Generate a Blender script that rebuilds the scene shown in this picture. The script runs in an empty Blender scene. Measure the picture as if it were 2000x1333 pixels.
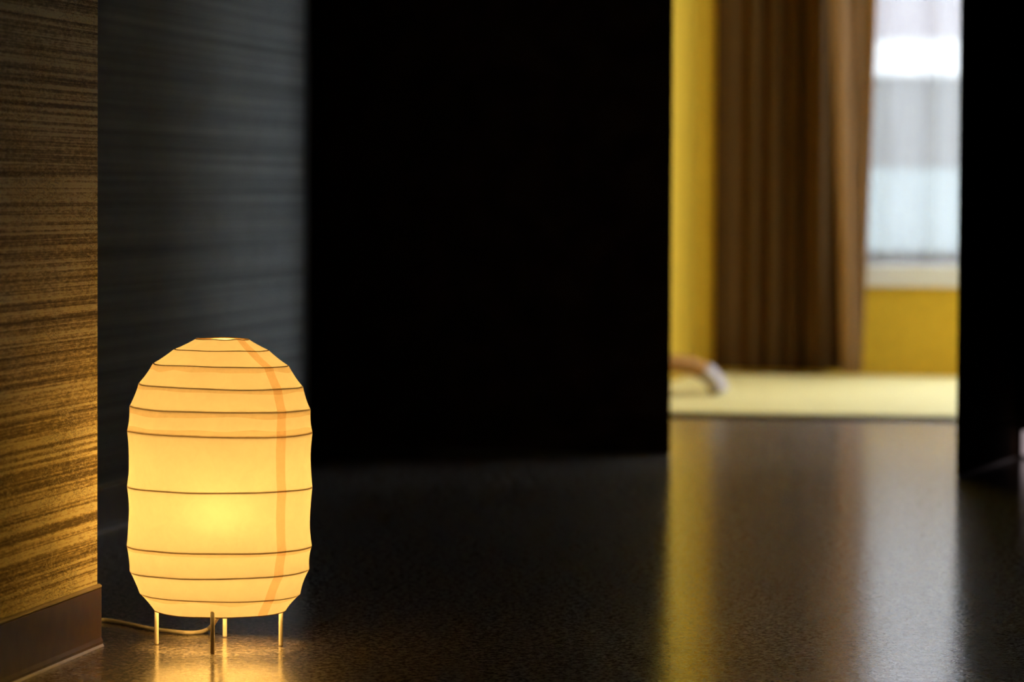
import bpy, bmesh, math, random
from mathutils import Vector, Matrix, noise, Euler

random.seed(7)
scene = bpy.context.scene
C = scene.collection
PI = math.pi

# ------------------------------------------------------------------ camera
F = 7200.0                 # focal length in pixels of the 2000x1333 frame
CAM_H = 0.616
PITCH = math.atan((666.5 - 375.0) / F)
ROLL = math.radians(0.30)
cam_d = bpy.data.cameras.new('camera')
cam_d.sensor_width = 36.0
cam_d.lens = F / 2000.0 * 36.0
cam_d.clip_start = 0.05
cam_d.dof.use_dof = True
cam_d.dof.focus_distance = 4.93
cam_d.dof.aperture_fstop = 4.4
cam = bpy.data.objects.new('camera', cam_d)
C.objects.link(cam)
CAM_M = (Matrix.Translation((0, 0, CAM_H)) @ Matrix.Rotation(PI / 2 - PITCH, 4, 'X')
         @ Matrix.Rotation(ROLL, 4, 'Z'))
cam.matrix_world = CAM_M
scene.camera = cam

# ------------------------------------------------------------------ daylight outside, exposure
world = bpy.data.worlds.new('overcast_sky')
scene.world = world
world.use_nodes = True
bg = world.node_tree.nodes['Background']
bg.inputs['Color'].default_value = (0.90, 0.95, 1.0, 1)
bg.inputs['Strength'].default_value = 14.0

vs = scene.view_settings
vs.view_transform = 'Standard'
vs.look = 'None'
vs.exposure = 0.0
vs.gamma = 1.0
vs.use_curve_mapping = False
cy = scene.cycles
cy.max_bounces = 16
cy.diffuse_bounces = 12
cy.glossy_bounces = 5
cy.transmission_bounces = 8
cy.transparent_max_bounces = 16
cy.caustics_reflective = False
cy.caustics_refractive = False
cy.sample_clamp_indirect = 6.0
cy.use_denoising = True
cy.denoising_input_passes = 'RGB_ALBEDO_NORMAL'
cy.denoising_prefilter = 'ACCURATE'

BULB_STRENGTH = 86.0
BULB_COLOR = (1.0, 0.55, 0.125, 1)


# ------------------------------------------------------------------ pixel helpers
def ray(px, py):
    d = Vector(((px - 1000.0) / F, -(py - 666.5) / F, -1.0))
    return (CAM_M.to_3x3() @ d).normalized()


def floor_pt(px, py, z=0.0):
    d = ray(px, py)
    t = (z - CAM_H) / d.z
    return Vector((0, 0, CAM_H)) + d * t


def at_depth(px, py, y):
    d = ray(px, py)
    return Vector((0, 0, CAM_H)) + d * (y / d.y)


# corridor frame: local x = to the right (v), local y = along the corridor (u)
ANG = math.radians(10.0)
ROT = Matrix.Rotation(-ANG, 4, 'Z')
RINV = ROT.inverted()


def uv(p):
    q = RINV @ Vector((p[0], p[1], p[2] if len(p) > 2 else 0.0))
    return q.x, q.y            # v, u


def on_u(px, py, u):
    """point of the pixel's ray on the vertical plane at corridor distance u"""
    d = RINV @ ray(px, py)
    o = Vector((0, 0, CAM_H))
    q = o + d * (u / d.y)
    return q                    # in the corridor frame (v, u, z)


# ------------------------------------------------------------------ mesh helpers
def mesh_obj(name, verts, faces, mat, parent=None, smooth=False, frame=False):
    me = bpy.data.meshes.new(name)
    me.from_pydata([tuple(v) for v in verts], [], faces)
    me.update()
    bm = bmesh.new()
    bm.from_mesh(me)
    bmesh.ops.recalc_face_normals(bm, faces=bm.faces)
    bm.to_mesh(me)
    bm.free()
    if smooth:
        for p in me.polygons:
            p.use_smooth = True
    me.materials.append(mat)
    o = bpy.data.objects.new(name, me)
    C.objects.link(o)
    if frame:
        o.rotation_euler = (0, 0, -ANG)
    if parent is not None:
        o.parent = parent
    return o


def prism(poly, z0, z1):
    n = len(poly)
    vs_ = [(p[0], p[1], z0) for p in poly] + [(p[0], p[1], z1) for p in poly]
    fs = [tuple(range(n))[::-1], tuple(range(n, 2 * n))]
    for i in range(n):
        j = (i + 1) % n
        fs.append((i, j, n + j, n + i))
    return vs_, fs


def boxes(lst):
    vs_, fs = [], []
    for (x0, x1, y0, y1, z0, z1) in lst:
        b = len(vs_)
        v, f = prism([(x0, y0), (x1, y0), (x1, y1), (x0, y1)], z0, z1)
        vs_ += v
        fs += [tuple(b + i for i in q) for q in f]
    return vs_, fs


def bevel(o, w, seg=2):
    m = o.modifiers.new('bevel', 'BEVEL')
    m.width = w
    m.segments = seg
    m.limit_method = 'ANGLE'
    return o


def tube(points, r, seg=12, closed=False):
    pts = [Vector(p) for p in points]
    n = len(pts)
    vs_, fs = [], []
    up = Vector((0, 0, 1))
    for i, p in enumerate(pts):
        if closed:
            t = (pts[(i + 1) % n] - pts[i - 1]).normalized()
        else:
            t = (pts[min(i + 1, n - 1)] - pts[max(i - 1, 0)]).normalized()
        a = t.cross(up)
        if a.length < 1e-4:
            a = Vector((1, 0, 0))
        a.normalize()
        b = a.cross(t).normalized()
        for k in range(seg):
            th = 2 * PI * k / seg
            vs_.append(p + a * (r * math.cos(th)) + b * (r * math.sin(th)))
    for i in range(n if closed else n - 1):
        j = (i + 1) % n
        for k in range(seg):
            l = (k + 1) % seg
            fs.append((i * seg + k, i * seg + l, j * seg + l, j * seg + k))
    if not closed:
        fs.append(tuple(range(seg))[::-1])
        fs.append(tuple((n - 1) * seg + k for k in range(seg)))
    return vs_, fs


def lathe(profile, seg=24):
    vs_, fs = [], []
    for (r, z) in profile:
        for k in range(seg):
            th = 2 * PI * k / seg
            vs_.append((r * math.cos(th), r * math.sin(th), z))
    for i in range(len(profile) - 1):
        for k in range(seg):
            l = (k + 1) % seg
            fs.append((i * seg + k, i * seg + l, (i + 1) * seg + l, (i + 1) * seg + k))
    fs.append(tuple(range(seg))[::-1])
    fs.append(tuple((len(profile) - 1) * seg + k for k in range(seg)))
    return vs_, fs


def spline(pts, n=12):
    pts = [Vector(p) for p in pts]
    out = []
    for i in range(len(pts) - 1):
        p0 = pts[max(i - 1, 0)]
        p1, p2 = pts[i], pts[i + 1]
        p3 = pts[min(i + 2, len(pts) - 1)]
        for k in range(n):
            t = k / n
            out.append(0.5 * ((2 * p1) + (p2 - p0) * t + (2 * p0 - 5 * p1 + 4 * p2 - p3) * t * t
                              + (3 * p1 - p0 - 3 * p2 + p3) * t ** 3))
    out.append(pts[-1])
    return out


def tag(o, label=None, cat=None, group=None, kind=None):
    if label:
        o['label'] = label
    if cat:
        o['category'] = cat
    if group:
        o['group'] = group
    if kind:
        o['kind'] = kind
    return o


def struct(o, label):
    return tag(o, label=label, cat=None, kind='structure')


def empty(name, loc):
    o = bpy.data.objects.new(name, None)
    o.location = loc
    o.empty_display_size = 0.05
    C.objects.link(o)
    return o


# ------------------------------------------------------------------ material helpers
def new_mat(name):
    m = bpy.data.materials.new(name)
    m.use_nodes = True
    nt = m.node_tree
    nt.nodes.clear()
    out = nt.nodes.new('ShaderNodeOutputMaterial')
    return m, nt, out


def nd(nt, kind, **kw):
    n = nt.nodes.new(kind)
    for k, v in kw.items():
        if hasattr(n, k):
            setattr(n, k, v)
    return n


def coords(nt, scale, rot=(0, 0, 0)):
    tc = nd(nt, 'ShaderNodeTexCoord')
    mp = nd(nt, 'ShaderNodeMapping')
    mp.inputs['Scale'].default_value = scale
    mp.inputs['Rotation'].default_value = rot
    nt.links.new(tc.outputs['Object'], mp.inputs['Vector'])
    return mp.outputs['Vector']


def noise_tex(nt, vec, scale, detail=2.0, rough=0.5, dist=0.0):
    n = nd(nt, 'ShaderNodeTexNoise')
    n.inputs['Scale'].default_value = scale
    n.inputs['Detail'].default_value = detail
    n.inputs['Roughness'].default_value = rough
    n.inputs['Distortion'].default_value = dist
    nt.links.new(vec, n.inputs['Vector'])
    return n.outputs['Fac']


def ramp(nt, fac, stops):
    r = nd(nt, 'ShaderNodeValToRGB')
    els = r.color_ramp.elements
    while len(els) < len(stops):
        els.new(0.5)
    for e, (p, c) in zip(els, stops):
        e.position = p
        e.color = (*c, 1) if len(c) == 3 else c
    nt.links.new(fac, r.inputs['Fac'])
    return r.outputs['Color']


def math_n(nt, op, a, b):
    n = nd(nt, 'ShaderNodeMath', operation=op)
    for i, x in enumerate((a, b)):
        if isinstance(x, (int, float)):
            n.inputs[i].default_value = x
        else:
            nt.links.new(x, n.inputs[i])
    return n.outputs[0]


def bump(nt, height, strength, dist):
    b = nd(nt, 'ShaderNodeBump')
    b.inputs['Strength'].default_value = strength
    b.inputs['Distance'].default_value = dist
    nt.links.new(height, b.inputs['Height'])
    return b.outputs['Normal']


def principled(nt, out, color=None, rough=0.5, ior=1.5, metallic=0.0, normal=None, colour_link=None):
    p = nd(nt, 'ShaderNodeBsdfPrincipled')
    if color:
        p.inputs['Base Color'].default_value = (*color, 1)
    if colour_link is not None:
        nt.links.new(colour_link, p.inputs['Base Color'])
    p.inputs['Roughness'].default_value = rough
    p.inputs['IOR'].default_value = ior
    p.inputs['Metallic'].default_value = metallic
    if normal is not None:
        nt.links.new(normal, p.inputs['Normal'])
    nt.links.new(p.outputs[0], out.inputs['Surface'])
    return p


def simple(name, color, rough=0.5, ior=1.5, metallic=0.0, grain=0.0, scale=60.0):
    m, nt, out = new_mat(name)
    link = None
    if grain:
        f = noise_tex(nt, coords(nt, (1, 1, 1)), scale, 3)
        link = ramp(nt, f, [(0.3, tuple(c * (1 - grain) for c in color)), (0.7, tuple(min(1, c * (1 + grain)) for c in color))])
    principled(nt, out, color, rough, ior, metallic, colour_link=link)
    return m


def wallpaper_mat(name, stops, spec, sheen=0.0):
    m, nt, out = new_mat(name)
    fine = noise_tex(nt, coords(nt, (0.4, 0.45, 210)), 1.0, 3, 0.6)
    mid = noise_tex(nt, coords(nt, (0.2, 0.22, 60)), 1.0, 2, 0.5)
    grit = noise_tex(nt, coords(nt, (70, 70, 330)), 1.0, 2, 0.6)
    s = math_n(nt, 'ADD', math_n(nt, 'MULTIPLY', fine, 0.78), math_n(nt, 'MULTIPLY', mid, 0.32))
    s = math_n(nt, 'ADD', s, math_n(nt, 'MULTIPLY', math_n(nt, 'SUBTRACT', grit, 0.5), 0.34))
    col = ramp(nt, s, stops)
    # crinkled emboss: little curved ridges, in patches, over the ribbing
    worm = noise_tex(nt, coords(nt, (32, 32, 105)), 1.0, 1.5, 0.5, 2.0)
    worm = math_n(nt, 'ABSOLUTE', math_n(nt, 'SUBTRACT', worm, 0.5), 0.0)
    patch = noise_tex(nt, coords(nt, (9, 9, 13)), 1.0, 2)
    r = nd(nt, 'ShaderNodeMapRange')
    r.inputs['From Min'].default_value = 0.40
    r.inputs['From Max'].default_value = 0.62
    nt.links.new(patch, r.inputs['Value'])
    rid = nd(nt, 'ShaderNodeMapRange')          # crest of a ridge, relief highlight painted lighter
    rid.inputs['From Min'].default_value = 0.030
    rid.inputs['From Max'].default_value = 0.0
    nt.links.new(worm, rid.inputs['Value'])
    mk = math_n(nt, 'MULTIPLY', rid.outputs['Result'], r.outputs['Result'])
    mix = nd(nt, 'ShaderNodeMix', data_type='RGBA')
    nt.links.new(math_n(nt, 'MULTIPLY', mk, 0.75), mix.inputs[0])
    nt.links.new(col, mix.inputs[6])
    mix.inputs[7].default_value = (*stops[-1][1], 1)
    col = mix.outputs[2]
    low = nd(nt, 'ShaderNodeMapRange')          # relief shade painted dark beside the ridges
    low.inputs['From Min'].default_value = 0.05
    low.inputs['From Max'].default_value = 0.09
    nt.links.new(worm, low.inputs['Value'])
    up = nd(nt, 'ShaderNodeMapRange')
    up.inputs['From Min'].default_value = 0.16
    up.inputs['From Max'].default_value = 0.10
    nt.links.new(worm, up.inputs['Value'])
    dk = math_n(nt, 'MULTIPLY', math_n(nt, 'MULTIPLY', low.outputs['Result'], up.outputs['Result']), r.outputs['Result'])
    mix2 = nd(nt, 'ShaderNodeMix', data_type='RGBA')
    nt.links.new(math_n(nt, 'MULTIPLY', dk, 0.45), mix2.inputs[0])
    nt.links.new(col, mix2.inputs[6])
    mix2.inputs[7].default_value = (*stops[0][1], 1)
    col = mix2.outputs[2]
    h = math_n(nt, 'ADD', math_n(nt, 'MULTIPLY', worm, math_n(nt, 'MULTIPLY', r.outputs['Result'], 3.0)),
               math_n(nt, 'MULTIPLY', fine, 0.45))
    h = math_n(nt, 'ADD', h, math_n(nt, 'MULTIPLY', grit, 0.40))
    nrm = bump(nt, h, 1.0, 0.0020)
    p = principled(nt, out, rough=0.78, ior=1.5, metallic=sheen, normal=nrm, colour_link=col)
    p.inputs['Specular IOR Level'].default_value = spec
    return m


def floor_mat():
    m, nt, out = new_mat('dark_glossy_floor')
    g = noise_tex(nt, coords(nt, (1, 1, 1)), 190, 2, 0.6)
    g2 = noise_tex(nt, coords(nt, (1, 1, 1)), 80, 2, 0.5)
    blot = noise_tex(nt, coords(nt, (1, 1, 1)), 7, 3, 0.6)
    col = ramp(nt, g2, [(0.35, (0.030, 0.018, 0.010)), (0.7, (0.16, 0.10, 0.055))])
    h = math_n(nt, 'ADD', g, math_n(nt, 'MULTIPLY', g2, 0.6))
    nrm = bump(nt, h, 1.0, 0.00022)
    p = principled(nt, out, rough=0.2, ior=1.7, normal=nrm, colour_link=col)
    r = nd(nt, 'ShaderNodeMapRange')
    r.inputs['From Min'].default_value = 0.3
    r.inputs['From Max'].default_value = 0.7
    r.inputs['To Min'].default_value = 0.11
    r.inputs['To Max'].default_value = 0.18
    nt.links.new(blot, r.inputs['Value'])
    nt.links.new(r.outputs['Result'], p.inputs['Roughness'])
    p.inputs['Coat Weight'].default_value = 1.0
    p.inputs['Coat Roughness'].default_value = 0.13
    nt.links.new(nrm, p.inputs['Coat Normal'])
    # broader sheen of the leathery grain, its glints painted as pale flecks
    g_ = nd(nt, 'ShaderNodeBsdfPrincipled')
    g_.inputs['Metallic'].default_value = 1.0
    gcol = ramp(nt, h, [(0.62, (0.18, 0.15, 0.13)), (0.80, (0.50, 0.45, 0.42)), (0.96, (1.0, 0.95, 0.92))])
    nt.links.new(gcol, g_.inputs['Base Color'])
    g_.inputs['Roughness'].default_value = 0.45
    nt.links.new(nrm, g_.inputs['Normal'])
    mx = nd(nt, 'ShaderNodeMixShader')
    mx.inputs[0].default_value = 0.30
    nt.links.new(p.outputs[0], mx.inputs[1])
    nt.links.new(g_.outputs[0], mx.inputs[2])
    nt.links.new(mx.outputs[0], out.inputs['Surface'])
    return m


def paper_mat(name, color, trans, dark):
    """translucent handmade paper: trans of the light comes through, the rest is diffuse"""
    m, nt, out = new_mat(name)
    fib = noise_tex(nt, coords(nt, (1, 1, 1)), 55, 4, 0.65, 1.2)
    cloud = noise_tex(nt, coords(nt, (1, 1, 1)), 14, 3, 0.6)
    f = math_n(nt, 'ADD', math_n(nt, 'MULTIPLY', fib, 0.5), math_n(nt, 'MULTIPLY', cloud, 0.5))
    col = ramp(nt, f, [(0.36, tuple(c * dark for c in color)), (0.62, color)])
    tr = nd(nt, 'ShaderNodeBsdfTranslucent')
    df = nd(nt, 'ShaderNodeBsdfDiffuse')
    fw = nd(nt, 'ShaderNodeBsdfRefraction')
    fw.inputs['IOR'].default_value = 1.5
    fw.inputs['Roughness'].default_value = 0.85
    nt.links.new(col, tr.inputs['Color'])
    nt.links.new(col, df.inputs['Color'])
    nt.links.new(col, fw.inputs['Color'])
    m0 = nd(nt, 'ShaderNodeMixShader')
    m0.inputs[0].default_value = 0.06
    nt.links.new(tr.outputs[0], m0.inputs[1])
    nt.links.new(fw.outputs[0], m0.inputs[2])
    mx = nd(nt, 'ShaderNodeMixShader')
    mx.inputs[0].default_value = 1 - trans
    nt.links.new(m0.outputs[0], mx.inputs[1])
    nt.links.new(df.outputs[0], mx.inputs[2])
    nt.links.new(mx.outputs[0], out.inputs['Surface'])
    return m


def film_mat(name, tint):
    """second glued layer of thin paper: filters the glow of the layer behind it"""
    m, nt, out = new_mat(name)
    f = noise_tex(nt, coords(nt, (1, 1, 1)), 160, 3, 0.6)
    col = ramp(nt, f, [(0.3, tuple(c * 0.93 for c in tint)), (0.7, tint)])
    tp = nd(nt, 'ShaderNodeBsdfTransparent')
    nt.links.new(col, tp.inputs['Color'])
    df = nd(nt, 'ShaderNodeBsdfDiffuse')
    df.inputs['Color'].default_value = (0.8, 0.72, 0.55, 1)
    mx = nd(nt, 'ShaderNodeMixShader')
    mx.inputs[0].default_value = 0.05
    nt.links.new(tp.outputs[0], mx.inputs[1])
    nt.links.new(df.outputs[0], mx.inputs[2])
    nt.links.new(mx.outputs[0], out.inputs['Surface'])
    return m


def sheer_mat(name, color, open_, trans):
    m, nt, out = new_mat(name)
    weave = noise_tex(nt, coords(nt, (12, 12, 2)), 1.0, 2)
    col = ramp(nt, weave, [(0.3, tuple(c * 0.93 for c in color)), (0.7, color)])
    tp = nd(nt, 'ShaderNodeBsdfTransparent')
    tp.inputs['Color'].default_value = (open_, open_, open_, 1)
    tr = nd(nt, 'ShaderNodeBsdfTranslucent')
    df = nd(nt, 'ShaderNodeBsdfDiffuse')
    nt.links.new(col, tr.inputs['Color'])
    df.inputs['Color'].default_value = (.30, .30, .31, 1)
    m1 = nd(nt, 'ShaderNodeMixShader')
    m1.inputs[0].default_value = 1 - trans
    nt.links.new(tr.outputs[0], m1.inputs[1])
    nt.links.new(df.outputs[0], m1.inputs[2])
    ad = nd(nt, 'ShaderNodeMixShader')
    ad.inputs[0].default_value = 0.4
    nt.links.new(tp.outputs[0], ad.inputs[1])
    nt.links.new(m1.outputs[0], ad.inputs[2])
    nt.links.new(ad.outputs[0], out.inputs['Surface'])
    return m


def glass_mat():
    m, nt, out = new_mat('window_glass')
    f = noise_tex(nt, coords(nt, (1, 1, 1)), 2.0, 1)
    col = ramp(nt, f, [(0.0, (0.90, 0.93, 0.93)), (1.0, (0.93, 0.95, 0.95))])
    tp = nd(nt, 'ShaderNodeBsdfTransparent')
    nt.links.new(col, tp.inputs['Color'])
    gl = nd(nt, 'ShaderNodeBsdfGlossy')
    gl.inputs['Roughness'].default_value = 0.02
    mx = nd(nt, 'ShaderNodeMixShader')
    mx.inputs[0].default_value = 0.05
    nt.links.new(tp.outputs[0], mx.inputs[1])
    nt.links.new(gl.outputs[0], mx.inputs[2])
    nt.links.new(mx.outputs[0], out.inputs['Surface'])
    return m


def emit_mat(name, color, strength):
    m, nt, out = new_mat(name)
    e = nd(nt, 'ShaderNodeEmission')
    e.inputs['Color'].default_value = color
    e.inputs['Strength'].default_value = strength
    nt.links.new(e.outputs[0], out.inputs['Surface'])
    return m


def cloth_mat(name, color, rough=0.9, var=0.12):
    m, nt, out = new_mat(name)
    w = noise_tex(nt, coords(nt, (90, 90, 6)), 1.0, 2)
    col = ramp(nt, w, [(0.3, tuple(c * (1 - var) for c in color)), (0.7, tuple(c * (1 + var) for c in color))])
    principled(nt, out, rough=rough, ior=1.35, colour_link=col)
    return m


def tatami_mat_():
    m, nt, out = new_mat('tatami_weave')
    w = noise_tex(nt, coords(nt, (3, 220, 1)), 1.0, 2)
    col = ramp(nt, w, [(0.3, (0.80, 0.73, 0.36)), (0.7, (0.86, 0.80, 0.46))])
    nrm = bump(nt, w, 0.3, 0.001)
    principled(nt, out, rough=0.6, ior=1.4, normal=nrm, colour_link=col)
    return m


M_wall = wallpaper_mat('golden_striped_wallpaper', [(0.42, (0.24, 0.175, 0.065)), (0.52, (0.58, 0.46, 0.20)),
                       (0.58, (0.88, 0.75, 0.37)), (0.63, (1.0, 0.94, 0.60))], 0.2, 0.75)  # lit copy, stripes brightened to carry the lamp glow
M_wall_shaded = wallpaper_mat('shaded_striped_wallpaper', [(0.38, (0.17, 0.18, 0.18)), (0.49, (0.26, 0.27, 0.28)),
                       (0.57, (0.33, 0.34, 0.35)), (0.66, (0.42, 0.43, 0.44))], 0.15)  # same wallpaper away from the lamp, its shade put into a grey colour
M_floor = floor_mat()
M_shade_dark = simple('shade_darkened_wall', (0.10, 0.055, 0.030), 0.9, 1.35, 0, 0.3, 12)  # near-black stands in for unlit wallpaper, shade put into the colour
M_shade_dark.node_tree.nodes['Principled BSDF'].inputs['Specular IOR Level'].default_value = 0.06
M_base = simple('dark_vinyl_skirting', (0.13, 0.078, 0.010), 0.42, 1.4, 0, 0.12, 30)
M_base.node_tree.nodes['Principled BSDF'].inputs['Specular IOR Level'].default_value = 0.04
M_toe = simple('skirting_toe', (0.34, 0.30, 0.25), 0.4, 1.5, 0, 0.1, 40)  # paler than the strip, carries the light reflected along its foot
M_lip = simple('skirting_lip', (0.62, 0.50, 0.30), 0.5, 1.4, 0, 0.1, 40)  # golden tone paints the lamp highlight along the top edge
M_trimmetal = simple('brushed_corner_bead', (0.05, 0.053, 0.055), 0.7, 1.4, 0.0, 0.1, 80)
M_ceil = simple('dark_ceiling_paint', (0.03, 0.028, 0.026), 0.9, 1.4, 0, 0.1, 20)
M_yellow = simple('ochre_clay_plaster', (0.56, 0.36, 0.024), 0.9, 1.4, 0, 0.06, 45)
M_cream = simple('cream_painted_sill', (0.66, 0.65, 0.64), 0.5, 1.5, 0, 0.04, 30)
M_alu = simple('grey_window_frame', (0.42, 0.42, 0.48), 0.4, 1.5, 0.2, 0.05, 40)
M_glass = glass_mat()
M_tatami = tatami_mat_()
M_wood = simple('dark_threshold_wood', (0.03, 0.02, 0.013), 0.4, 1.5, 0, 0.25, 50)

# ------------------------------------------------------------------ plan (corridor frame: v right, u along)
CEIL = 2.45
K = floor_pt(190, 1264.5)                     # far end of the near left wall
kv, ku = uv(K)
gv = uv(floor_pt(221, 1033))[0]               # recessed wall line
d600 = RINV @ ray(601, 900)
gu_end = gv / d600.x * d600.y                  # recessed wall ends where pixel column 601 meets it
uA = uv(floor_pt(1130, 886))[1]               # transverse dark wall
C1 = on_u(1130, 886, uA)
cu2 = uA
cv2 = on_u(1309, 880, uA).x
P0 = floor_pt(1867, 934)
P1 = floor_pt(1982, 895)
p0v, p0u = uv(P0)
p1v, p1u = uv(P1)
u_thr = uv(floor_pt(1585, 819))[1]
u_back = uv(floor_pt(1600, 739))[1]
V_R = 1.0
U_MIN = -2.6
V_L = gv - 1.0
rl_v = on_u(1356, 600, u_back).x               # left wall line of the far room

# floor and ceiling
v, f = boxes([(V_L - .2, V_R + .2, U_MIN - .2, u_thr, -0.12, 0.0)])
struct(mesh_obj('floor', v, f, M_floor, frame=True), 'dark glossy corridor floor with a fine leathery grain')
v, f = boxes([(V_L - .2, V_R + .2, U_MIN - .2, u_thr, CEIL, CEIL + .12)])
struct(mesh_obj('ceiling', v, f, M_ceil, frame=True), 'dark ceiling above the corridor and far room')

# near left wall
v, f = boxes([(V_L - .15, kv, U_MIN, ku, 0, CEIL)])
struct(mesh_obj('wall_left', v, f, M_wall, frame=True), 'brown striped embossed wallpaper wall lit by the paper lantern')
# recessed wall
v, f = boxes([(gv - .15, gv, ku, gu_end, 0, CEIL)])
struct(mesh_obj('wall_alcove', v, f, M_wall_shaded, frame=True), 'striped wallpaper wall set back behind the lantern, its shade painted grey')
v, f = boxes([(gv - .15, gv + .002, gu_end, gu_end + .004, 0, CEIL), (gv, gv + .002, gu_end - .045, gu_end, 0.085, CEIL)])
struct(mesh_obj('trim_1', v, f, M_trimmetal, frame=True), 'slim corner bead at the end of the grey wall')
# transverse dark wall 
poly = [(V_L, uA), (cv2, cu2), (cv2 - .02, cu2 + .10), (V_L, cu2 + .10)]
v, f = prism(poly, 0, CEIL)
struct(mesh_obj('wall_far', v, f, M_shade_dark, frame=True), 'black looking wall across the end of the corridor')
# short splayed wall at the right
q = Vector((p1v - p0v, p1u - p0u)).normalized()
nl = Vector((-q.y, q.x))
poly = [(p0v, p0u), (p1v, p1u), (p1v + nl.x * .09 + q.x * .03, p1u + nl.y * .09 + q.y * .03)]
v, f = prism(poly, 0, CEIL)
struct(mesh_obj('wall_right', v, f, M_shade_dark, frame=True), 'black looking splayed wall edge at the right of the doorway')
# wall returning to the right of it
v, f = boxes([(p1v, V_R, p1u, p1u + .10, 0, CEIL)])
struct(mesh_obj('wall_return', v, f, M_shade_dark, frame=True), 'dark wall running off to the right behind the splayed wall')
# walls around and behind the camera
v, f = boxes([(V_R, V_R + .15, U_MIN, p1u + .1, 0, CEIL)])
struct(mesh_obj('wall_side', v, f, M_shade_dark, frame=True), 'dark corridor wall on the right beside the camera')
v, f = boxes([(V_L - .2, V_R + .15, U_MIN - .15, U_MIN, 0, CEIL)])
struct(mesh_obj('wall_back', v, f, M_shade_dark, frame=True), 'dark wall closing the corridor behind the camera')
v, f = boxes([(V_L - .15, V_L, ku, cu2 + .1, 0, CEIL)])
struct(mesh_obj('wall_passage', v, f, M_shade_dark, frame=True), 'dark side passage wall hidden behind the grey wall')


# skirting boards with a flared toe
def skirting(name, a, b, label, h=0.082, th=0.0045, toe=0.0085, mat=None):
    a, b = Vector((a[0], a[1])), Vector((b[0], b[1]))
    d = (b - a).normalized()
    n = Vector((d.y, -d.x))           # to the right of a->b
    prof = [(0, 0), (0, h), (th * .35, h), (th, h - .0028), (th, .013), (th + .002, .008)]
    vs_ = []
    for p in (a, b):
        for (x, z) in prof + [(th + .002, 0)]:
            vs_.append((p.x + n.x * x, p.y + n.y * x, z))
    k = len(prof) + 1
    fs = [(i, (i + 1) % k, k + (i + 1) % k, k + i) for i in range(k)] + [tuple(range(k)), tuple(range(k, 2 * k))]
    o = mesh_obj(name, vs_, fs, mat or M_base, frame=True)
    struct(o, label)
    lip = [(0, h), (0, h + .0032), (th * .5, h + .0030), (th + .0006, h + .0010), (th + .0006, h - .0006), (th, h - .0012)]
    vs_ = [(p.x + n.x * x, p.y + n.y * x, z) for p in (a, b) for (x, z) in lip]
    k = len(lip)
    fs = [(i, (i + 1) % k, k + (i + 1) % k, k + i) for i in range(k)] + [tuple(range(k)), tuple(range(k, 2 * k))]
    mesh_obj('skirting_lip', vs_, fs, mat or M_lip, parent=o)
    pt = [(th, .0), (th, .0075), (th + .001, .006), (th + .0025, .003), (toe, .0012), (toe, .0)]
    vs_ = []
    for p in (a, b):
        for (x, z) in pt:
            vs_.append((p.x + n.x * x, p.y + n.y * x, z + .0003))
    k = len(pt)
    fs = [(i, (i + 1) % k, k + (i + 1) % k, k + i) for i in range(k)] + [tuple(range(k)), tuple(range(k, 2 * k))]
    mesh_obj('skirting_toe', vs_, fs, M_toe, parent=o)
    return o


skirting('baseboard_left', (kv, U_MIN), (kv, ku + .0045), 'brown skirting strip with pale toe under the lit wallpaper')
skirting('baseboard_alcove', (gv, ku), (gv, gu_end), 'dark skirting strip along the grey set back wall')
skirting('baseboard_far', (V_L, uA), (cv2, uA), 'black skirting along the dark wall across the corridor', mat=M_shade_dark)
skirting('baseboard_right', (p0v, p0u), (p1v, p1u), 'skirting with pale toe on the black looking wall at right', mat=M_shade_dark)

# ------------------------------------------------------------------ far tatami room
RL = rl_v
sill_b = on_u(1780, 561, u_back).z
sill_z = on_u(1780, 518, u_back).z
win_v0 = on_u(1655, 500, u_back).x
win_v1 = V_R - .12
WIN_TOP = 2.05
# walls with window openings
v, f = boxes([(RL - .12, win_v0, u_back, u_back + .14, 0, CEIL),
              (win_v1, V_R + .14, u_back, u_back + .14, 0, CEIL),
              (win_v0, win_v1, u_back, u_back + .14, 0, sill_b),
              (win_v0, win_v1, u_back, u_back + .14, WIN_TOP, CEIL)])
struct(mesh_obj('wall_window', v, f, M_yellow, frame=True), 'ochre yellow plaster wall around the far window')
v, f = boxes([(RL - .12, RL, cu2 + .1, u_back, 0, CEIL)])
struct(mesh_obj('wall_tatami_room', v, f, M_yellow, frame=True), 'ochre yellow plaster side wall of the far room')
su0, su1, sz0, sz1 = p1u + 1.45, u_back - 1.15, .32, 2.3
v, f = boxes([(V_R, V_R + .14, p1u + .1, su0, 0, CEIL), (V_R, V_R + .14, su1, u_back, 0, CEIL),
              (V_R, V_R + .14, su0, su1, 0, sz0), (V_R, V_R + .14, su0, su1, sz1, CEIL)])
struct(mesh_obj('wall_side_window', v, f, M_yellow, frame=True), 'ochre yellow wall with a side window out of view')
v, f = boxes([(RL, V_R, u_thr + .035, u_back, -.12, .012)])
struct(mesh_obj('floor_tatami', v, f, M_tatami, frame=True), 'pale yellow woven tatami floor of the bright far room')
v, f = boxes([(RL, V_R, u_thr, u_thr + .035, -.12, .006)])
struct(bevel(mesh_obj('trim_2', v, f, M_wood, frame=True), .002), 'dark threshold strip in front of the tatami')

v, f = boxes([(RL - .12, V_R + .14, u_thr, u_back + .14, CEIL, CEIL + .12)])
struct(mesh_obj('ceiling_tatami_room', v, f, simple('pale_wood_ceiling', (0.72, 0.66, 0.52), .8, 1.4, 0, .08, 9), frame=True), 'pale wooden ceiling of the far room')
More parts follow.
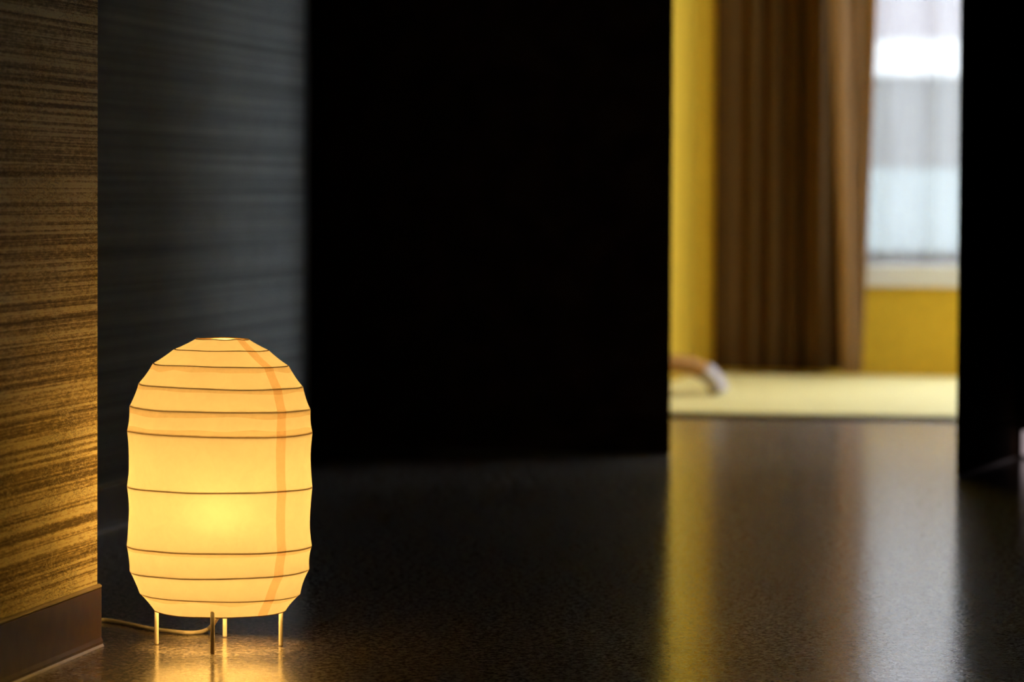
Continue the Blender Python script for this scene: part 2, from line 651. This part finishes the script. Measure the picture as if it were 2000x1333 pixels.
# far window
w = mesh_obj('window_1', *boxes([(win_v0, win_v1, u_back + .05, u_back + .10, sill_z, sill_z + .045),
                                 (win_v0, win_v1, u_back + .05, u_back + .10, WIN_TOP - .05, WIN_TOP),
                                 (win_v0, win_v0 + .05, u_back + .05, u_back + .10, sill_z + .045, WIN_TOP - .05),
                                 (win_v1 - .05, win_v1, u_back + .05, u_back + .10, sill_z + .045, WIN_TOP - .05)]), M_alu, frame=True)
struct(w, 'grey framed window behind the white sheer curtain')
mesh_obj('pane', *boxes([(win_v0 + .05, win_v1 - .05, u_back + .073, u_back + .078, sill_z + .045, WIN_TOP - .05)]), M_glass, parent=w)
bevel(mesh_obj('window_sill', *boxes([(win_v0 - .02, win_v1, u_back - .03, u_back + .05, sill_b, sill_z)]), M_cream, parent=w), .004)
# side window, out of view, placed and sized for the daylight it gives
w = mesh_obj('window_2', *boxes([(V_R + .05, V_R + .10, su0, su1, sz0, sz0 + .05), (V_R + .05, V_R + .10, su0, su1, sz1 - .05, sz1),
                                 (V_R + .05, V_R + .10, su0, su0 + .05, sz0 + .05, sz1 - .05),
                                 (V_R + .05, V_R + .10, su1 - .05, su1, sz0 + .05, sz1 - .05)]), M_alu, frame=True)
struct(w, 'side window of the far room, hidden right of the view')
mesh_obj('pane', *boxes([(V_R + .073, V_R + .078, su0 + .05, su1 - .05, sz0 + .05, sz1 - .05)]), M_glass, parent=w)


# curtains
def curtain(name, ctrl, u0, z0, z1, mat, lean=None, th=0.004):
    """ctrl: list of (pixel x at mid height, depth offset towards the camera); lean(frac_x, z) moves points sideways"""
    vs_, fs = [], []
    cols = []
    for i in range(len(ctrl) - 1):
        (xa, da), (xb, db) = ctrl[i], ctrl[i + 1]
        n = 8
        for k in range(n):
            t = k / n
            s = 0.5 - 0.5 * math.cos(PI * t)
            cols.append((xa + (xb - xa) * t, da + (db - da) * s))
    cols.append(ctrl[-1])
    rows = 14
    for r in range(rows + 1):
        z = z0 + (z1 - z0) * r / rows
        for (x, d) in cols:
            vv = on_u(x, 500, u0).x
            fx = (x - ctrl[0][0]) / (ctrl[-1][0] - ctrl[0][0])
            if lean:
                vv += lean(fx, z)
            vs_.append((vv, u0 - d * (1 + .1 * math.sin(3 * z + x * .05)), z))
    m = len(cols)
    for r in range(rows):
        for i in range(m - 1):
            fs.append((r * m + i, r * m + i + 1, (r + 1) * m + i + 1, (r + 1) * m + i))
    o = mesh_obj(name, vs_, fs, mat, smooth=True, frame=True)
    s = o.modifiers.new('thickness', 'SOLIDIFY')
    s.thickness = th
    return o


M_curt = cloth_mat('dark_brown_curtain_cloth', (0.072, 0.032, 0.0035))
M_taupe = cloth_mat('taupe_curtain_cloth', (0.27, 0.155, 0.08))
M_sheer = sheer_mat('white_sheer_cloth', (0.80, 0.80, 0.83), 0.74, 0.26)
PXM = u_back / F
floor_z = .012
cz0 = floor_z + .016
ctrl = [(1396, 0.0), (1425, .008), (1448, .0), (1470, .025), (1492, .0), (1510, .04), (1532, .0), (1548, .035), (1572, -.004),
        (1583, .055), (1606, .075), (1616, -.004), (1650, .02)]
c = curtain('curtain', ctrl, u_back - .010, cz0, 2.2, M_curt)
tag(c, 'wide dark brown curtain in long folds beside the yellow strip of wall', 'curtain', 'brown curtains at the far window')
ctrl = [(1626, .0), (1633, .05), (1652, .06), (1664, .02), (1676, .045), (1685, .015), (1694, .05), (1706, .055)]
c = curtain('curtain', ctrl, u_back - .13, cz0, 2.2, M_taupe,
            lean=lambda fx, z: (z - .95) * (-.040 if fx < .25 else (-.04 + (fx - .25) * .095)))
tag(c, 'narrow lighter taupe curtain fold gathered at the window edge', 'curtain', 'brown curtains at the far window')
ctrl = [(1690, .0), (1712, .02), (1742, .0), (1770, .012), (1800, .0), (1807, .04), (1828, .04), (1835, .004), (1864, .0),
        (1880, .04), (1900, .0), (1925, .04), (1950, .0), (1980, .04), (2010, .0), (2040, .04), (2075, .0), (2110, .04), (2150, .0), (2190, .04)]
ctrl = [(x, d) for (x, d) in ctrl if on_u(x, 500, u_back - .06).x < V_R - .04]
c = curtain('sheer_curtain', ctrl, u_back - .035, sill_z + .012, 2.2, M_sheer, th=.001)
tag(c, 'white sheer curtain glowing with daylight in front of the far window', 'curtain')
v, f = boxes([(RL + .03, V_R - .03, u_back - .22, u_back - .03, 2.2, 2.23)])
r_ = mesh_obj('curtain_rail', v, f, M_alu, frame=True)
tag(bevel(r_, .004), 'grey curtain rail above the far window curtains', 'curtain rail')
for k in range(3):
    vv = RL + .2 + k * (V_R - RL - .4) / 2
    mesh_obj('bracket', *boxes([(vv - .015, vv + .015, u_back - .12, u_back, 2.23, 2.26)]), M_alu, parent=r_)

# cloth bundle on the tatami
yb = floor_pt(1400, 770, .012).y
line = [(1222, 772), (1232, 735), (1262, 716), (1310, 712), (1345, 714), (1374, 724), (1394, 742), (1404, 764)]


def arch(pts, name, mat, t_px, parent):
    sp = spline([at_depth(x, y, yb) for x, y in pts], 8)
    vs_, fs = [], []
    sec = 14
    sx = yb / F
    for i, p in enumerate(sp):
        t = (sp[min(i + 1, len(sp) - 1)] - sp[max(i - 1, 0)]).normalized()
        n = Vector((-t.z, 0, t.x))
        for k in range(sec):
            th = 2 * PI * k / sec
            rr = t_px * sx * (1 + .12 * noise.noise(Vector((i * .3, k * .7, 2))))
            q_ = p + n * (rr * math.sin(th)) + Vector((0, .11 * math.copysign(abs(math.cos(th)) ** .6, math.cos(th)), 0))
            q_.z = max(q_.z, .0125)
            vs_.append(q_ - parent.location)
    m = len(sp)
    for i in range(m - 1):
        for k in range(sec):
            l = (k + 1) % sec
            fs.append((i * sec + k, i * sec + l, (i + 1) * sec + l, (i + 1) * sec + k))
    fs.append(tuple(range(sec)))
    fs.append(tuple((m - 1) * sec + k for k in range(sec)))
    return mesh_obj(name, vs_, fs, mat, parent=parent, smooth=True)


bl = at_depth(1320, 770, yb)
bundle = empty('cloth_bundle', (bl.x, bl.y, .012))
tag(bundle, 'small tan and pale lavender cloth roll lying on the tatami by the doorway', 'cloth')
M_tan = cloth_mat('tan_cloth', (0.40, 0.20, 0.07))
M_lav = cloth_mat('pale_lavender_cloth', (0.50, 0.46, 0.52))
arch(line[:6], 'tan_roll', M_tan, 17, bundle)
arch(line[5:], 'pale_end', M_lav, 19, bundle)['label'] = 'pale lavender end'

# ------------------------------------------------------------------ outside the far window
M_render = simple('grey_render', (0.17, 0.17, 0.18), 0.9, 1.4, 0, 0.06, 6)
M_white = simple('white_coping', (0.75, 0.75, 0.80), 0.7, 1.4, 0, 0.03, 6)
M_pink = simple('pale_pink_render', (0.37, 0.325, 0.36), 0.9, 1.4, 0, 0.04, 3)
M_paleblue = simple('pale_blue_panels', (0.34, 0.40, 0.43), 0.8, 1.4, 0, 0.05, 4)
M_ground = simple('pale_gravel', (0.30, 0.30, 0.29), 0.95, 1.4, 0, 0.2, 90)
v, f = boxes([(-6, 12, u_back + .14, 26, -.3, -.12)])
struct(mesh_obj('ground', v, f, M_ground, frame=True), 'pale gravel ground outside the far window')
uw = u_back + 3.5
zt = on_u(1790, 150, uw).z
zb = on_u(1790, 78, uw).z
zl = on_u(1790, 330, uw).z
gw = mesh_obj('garden_wall', *boxes([(-2, 6, uw, uw + .2, -.12, zt)]), M_render, frame=True)
tag(gw, 'grey garden wall with white coping seen through the sheer curtain', 'wall')
mesh_obj('coping', *boxes([(-2, 6, uw - .03, uw + .23, zt, zb)]), M_white, parent=gw)
mesh_obj('lower_panel', *boxes([(-2, 6, uw - .04, uw, -.12, zl)]), M_paleblue, parent=gw)
hb = mesh_obj('neighbour_house', *boxes([(-3, 7, uw + 3.0, uw + 7, -.12, 4.5)]), M_pink, frame=True)
tag(hb, 'pale neighbouring house wall above the garden wall outside the window', 'building')
mesh_obj('roof', *prism([(-3.3, uw + 2.7), (7.3, uw + 2.7), (7.3, uw + 7.3), (-3.3, uw + 7.3)], 4.5, 4.7), M_render, parent=hb)

# ------------------------------------------------------------------ paper lantern
LC = floor_pt(427.5, 1261.5)
LY = LC.y
lamp = empty('paper_lantern', (LC.x, LC.y, 0))
tag(lamp, 'glowing barrel-shaped paper lantern on four thin wire legs', 'lamp')
S = LY / F * 1.0


def lz(y):
    return at_depth(430, y, LY).z


def lx(x, y):
    return at_depth(x, y, LY).x - LC.x


M_paper = paper_mat('warm_washi_paper', (0.98, 0.955, 0.90), 0.20, 0.94)
M_film = film_mat('glued_paper_layer', (0.97, 0.80, 0.66))
M_film2 = film_mat('thin_glued_edge', (0.98, 0.90, 0.80))
M_rib = simple('bamboo_rib', (0.22, 0.12, 0.03), 0.7, 1.4, 0, 0.3, 300)
M_leg = simple('white_enamel_wire', (0.94, 0.90, 0.82), 0.6, 1.5, 0, 0.05, 200)
M_cord = simple('white_cord_sheath', (0.90, 0.85, 0.76), 0.6, 1.5, 0, 0.04, 200)
M_sock = simple('white_bulb_holder', (0.6, 0.58, 0.55), 0.4, 1.5, 0, 0.04, 100)
M_bulb = emit_mat('lit_bulb', BULB_COLOR, BULB_STRENGTH)

# rings: left px, right px, y of the ends, right-minus-left tilt px
RINGS = [(382.6, 486, 662.6, 0), (339.5, 525.6, 684, 2), (298.8, 564, 713, 4), (271, 592, 753.7, 6.5), (253.5, 606.5, 797, 5),
         (248.8, 610.5, 844, 4), (248.4, 610.5, 950.5, 2.5), (247.7, 609.3, 1065.6, 2), (253.5, 604.6, 1113.4, -3),
         (272.5, 587, 1158.6, 2), (302.3, 558, 1192.7, 1)]
ring = []
for (a, b, y, t) in RINGS:
    cx = lx((a + b) / 2, y)
    R = (b - a) / 2 * S
    ring.append((cx, R, lz(y), -t * S / (2 * R)))     # centre x, radius, z, slope


def ring_pt(i, th, dr=0.0, dz=0.0):
    cx, R, z, sl = ring[i]
    wob = 0.0012 * noise.noise(Vector((math.cos(th) * 1.7, math.sin(th) * 1.7, i * 3.1)))
    x = (R + dr) * math.cos(th)
    return Vector((cx + x, (R + dr) * math.sin(th), z + sl * x + wob + dz))


def shade_pt(i, t, th, dr=0.0):
    """between ring i and i+1"""
    a, b = ring_pt(i, th), ring_pt(i + 1, th)
    p = a.lerp(b, t)
    L = (b - a).length
    bow = math.sin(PI * t) ** 0.8 * (0.030 * L + .0004)
    wr = 0.0011 * noise.noise(Vector((math.cos(th) * 5, math.sin(th) * 5, p.z * 28 + i))) * math.sin(PI * t)
    cx = ring[i][0] * (1 - t) + ring[i + 1][0] * t
    rad = Vector((p.x - cx, p.y, 0))
    rad.normalize()
    return p + rad * (dr + wr - bow)


NSEG = 144
SUB = [4, 4, 5, 5, 5, 10, 10, 5, 5, 5]
rows = []
for i in range(len(ring) - 1):
    for k in range(SUB[i]):
        rows.append((i, k / SUB[i]))
rows.append((len(ring) - 2, 1.0))
vs_ = [shade_pt(i, t, 2 * PI * k / NSEG) for (i, t) in rows for k in range(NSEG)]
fs = []
for r in range(len(rows) - 1):
    for k in range(NSEG):
        l = (k + 1) % NSEG
        fs.append((r * NSEG + k, r * NSEG + l, (r + 1) * NSEG + l, (r + 1) * NSEG + k))
shade = mesh_obj('paper_shade', vs_, fs, M_paper, parent=lamp, smooth=False)
for p in shade.data.polygons:
    p.use_smooth = True
try:
    me = shade.data
    rowset = {}
    acc = 0
    hard_rows = set()
    for i in range(len(SUB)):
        hard_rows.add(acc)
        acc += SUB[i]
    hard_rows.add(acc)
    for e in me.edges:
        a, b = e.vertices
        if a // NSEG == b // NSEG and (a // NSEG) in hard_rows:
            e.use_edge_sharp = True
except Exception as ex:
    print('sharp', ex)
# bamboo ribs
for i in range(len(ring)):
    inner = i not in (0, 10)
    pts = [ring_pt(i, 2 * PI * k / 120, -0.0015 if inner else 0.0) for k in range(120)]
    rr = 0.0011 if inner else 0.0008
    v, f = tube(pts, rr, 8, True)
    mesh_obj('rib', v, f, M_rib, parent=shade, smooth=True)
# vertical seam: a second layer of paper
seam_x = [0.73, 0.68, .745, .73, .725, .705, .71, .716, .70, .66, .69]
vs_, fs = [], []
n = 0
for (i, t) in rows:
    s0 = seam_x[i] * (1 - t) + seam_x[i + 1] * t
    R = ring[i][1] * (1 - t) + ring[i + 1][1] * t
    th0 = -(PI / 2) + math.asin(s0)
    half = 0.0080 / R
    if R < .05:
        half *= .85
    for k in range(5):
        th = th0 + half * (k / 2 - 1) * (1 + .10 * noise.noise(Vector((t * 2 + i, 3, 1))))
        vs_.append(shade_pt(i, t, th, 0.0011))
    n += 1
for r in range(n - 1):
    for k in range(4):
        fs.append((r * 5 + k, r * 5 + k + 1, (r + 1) * 5 + k + 1, (r + 1) * 5 + k))
sm = mesh_obj('seam_strip', vs_, fs, M_film, parent=shade, smooth=True)
sm['label'] = 'orange vertical strip of overlapping paper'
# glued overlaps beside some ribs: (segment, t0, t1)
for (i, t0, t1) in [(2, .0, .30), (3, .0, .20), (4, .0, .30), (4, .66, 1.0), (7, .0, .20), (9, .0, .30)]:
    vs_, fs = [], []
    for r in range(4):
        for k in range(NSEG):
            th = 2 * PI * k / NSEG
            e = noise.noise(Vector((math.cos(th) * 2.2, math.sin(th) * 2.2, i * 7 + t0)))
            if t0 == 0:
                t = (t1 * (0.75 + .5 * e)) * r / 3
            else:
                t = 1 - (1 - t0) * (0.8 + .5 * e) * (1 - r / 3)
            vs_.append(shade_pt(i, min(max(t, .0), 1.0), th, 0.0006))
    for r in range(3):
        for k in range(NSEG):
            l = (k + 1) % NSEG
            fs.append((r * NSEG + k, r * NSEG + l, (r + 1) * NSEG + l, (r + 1) * NSEG + k))
    mesh_obj('paper_overlap', vs_, fs, M_film2, parent=shade, smooth=True)

# legs
zb_ = ring[10][2]
leg_top = zb_ + .012
for (tx, bx, by) in [(306.5, 305.5, 1260), (548.8, 548.6, 1263), (415.5, 415, 1278), (439.5, 439, 1245.5)]:
    g = floor_pt(bx, by)
    top = Vector((g.x - LC.x, g.y - LC.y, leg_top))
    bot = Vector((g.x - LC.x, g.y - LC.y, 0.0))
    r0 = .0030
    v, f = tube([bot, bot + Vector((0, 0, .0012)), bot + Vector((0, 0, .002)), top.lerp(bot, .5), top], r0, 14)
    for k in range(14):
        a = Vector(v[k])
        v[k] = Vector((bot.x + (a.x - bot.x) * .75, bot.y + (a.y - bot.y) * .75, a.z))
    mesh_obj('leg', v, f, M_leg, parent=lamp, smooth=True)
# inner wire frame: cross wires, bulb holder, bulb
zf = leg_top - .001
Rb = ring[10][1]
gl = [floor_pt(305.5, 1260), floor_pt(548.6, 1263), floor_pt(415, 1278), floor_pt(439, 1245.5)]
gl = [Vector((g.x - LC.x, g.y - LC.y, zf)) for g in gl]
mesh_obj('cross_wire', *tube([gl[0], gl[0].lerp(gl[1], .5), gl[1]], .0018, 8), M_leg, parent=lamp, smooth=True)
mesh_obj('cross_wire', *tube([gl[2], gl[2].lerp(gl[3], .5), gl[3]], .0018, 8), M_leg, parent=lamp, smooth=True)
zbulb = lz(1000)
v, f = lathe([(.011, zf - .004), (.015, zf + .002), (.015, zf + .05), (.013, zf + .058)], 20)
mesh_obj('bulb_holder', v, f, M_sock, parent=lamp, smooth=False)
lat = math.radians(-72)
rb, rz = .034, .016
prof = [(.0125, zf + .055), (.0125, zbulb - .030), (rb * math.cos(lat) + .001, zbulb + rz * math.sin(lat) - .004),
        (rb * math.cos(lat) - .001, zbulb + rz * math.sin(lat) - .0005)]
v, f = lathe(prof, 24)
mesh_obj('bulb_base', v, f, M_sock, parent=lamp, smooth=True)
prof = []
for k in range(0, 17):
    a = lat + (PI * .5 - .06 - lat) * k / 16
    prof.append((rb * math.cos(a), zbulb + rz * math.sin(a)))
v, f = lathe(prof, 24)
mesh_obj('bulb', v, f, M_bulb, parent=lamp, smooth=True)

# power cord, part of the lantern
cz = .0031
pts = [Vector((0.003, 0.0, zf - .003)), Vector((0.004, .004, .045))]
w_ = at_depth(424, 1208, LY + .02)
pts.append(w_ - Vector((LC.x, LC.y, 0)))
for (x, y, dz) in [(411, 1226, .006), (392, 1235, .0), (360, 1236.5, 0), (300, 1229.5, 0), (248, 1219, 0), (215, 1213, 0), (192, 1212, 0), (120, 1216, 0)]:
    g = floor_pt(x, y, cz + dz)
    pts.append(g - Vector((LC.x, LC.y, 0)))
v, f = tube(spline(pts, 10), .0030, 12)
mesh_obj('power_cord', v, f, M_cord, parent=lamp, smooth=True)['label'] = 'white power cord running to the alcove'

# ------------------------------------------------------------------ glowing pink face at the right edge of the frame, an assumed source
q0 = on_u(1996.5, 870, p1u)
hw = .03
bx_, bz = q0.x + hw, .036
nl_ = mesh_obj('pink_glow', *boxes([(bx_ - hw - .002, bx_ + hw + .002, p1u - .010, p1u - .0005, bz - .032, bz + .032)]),
               simple('dark_glow_backing', (.05, .05, .05), .5, 1.4, 0, .1, 60), frame=True)
bevel(nl_, .003)
tag(nl_, 'small pale pink glow low on the dark wall at the right picture edge', 'night light')
ln = mesh_obj('lens', *boxes([(bx_ - hw, bx_ + hw, p1u - .016, p1u - .0095, bz - .029, bz + .029)]),
              emit_mat('pale_pink_glow', (1.0, .78, .80, 1), .35), parent=nl_)
bevel(ln, .004, 3)
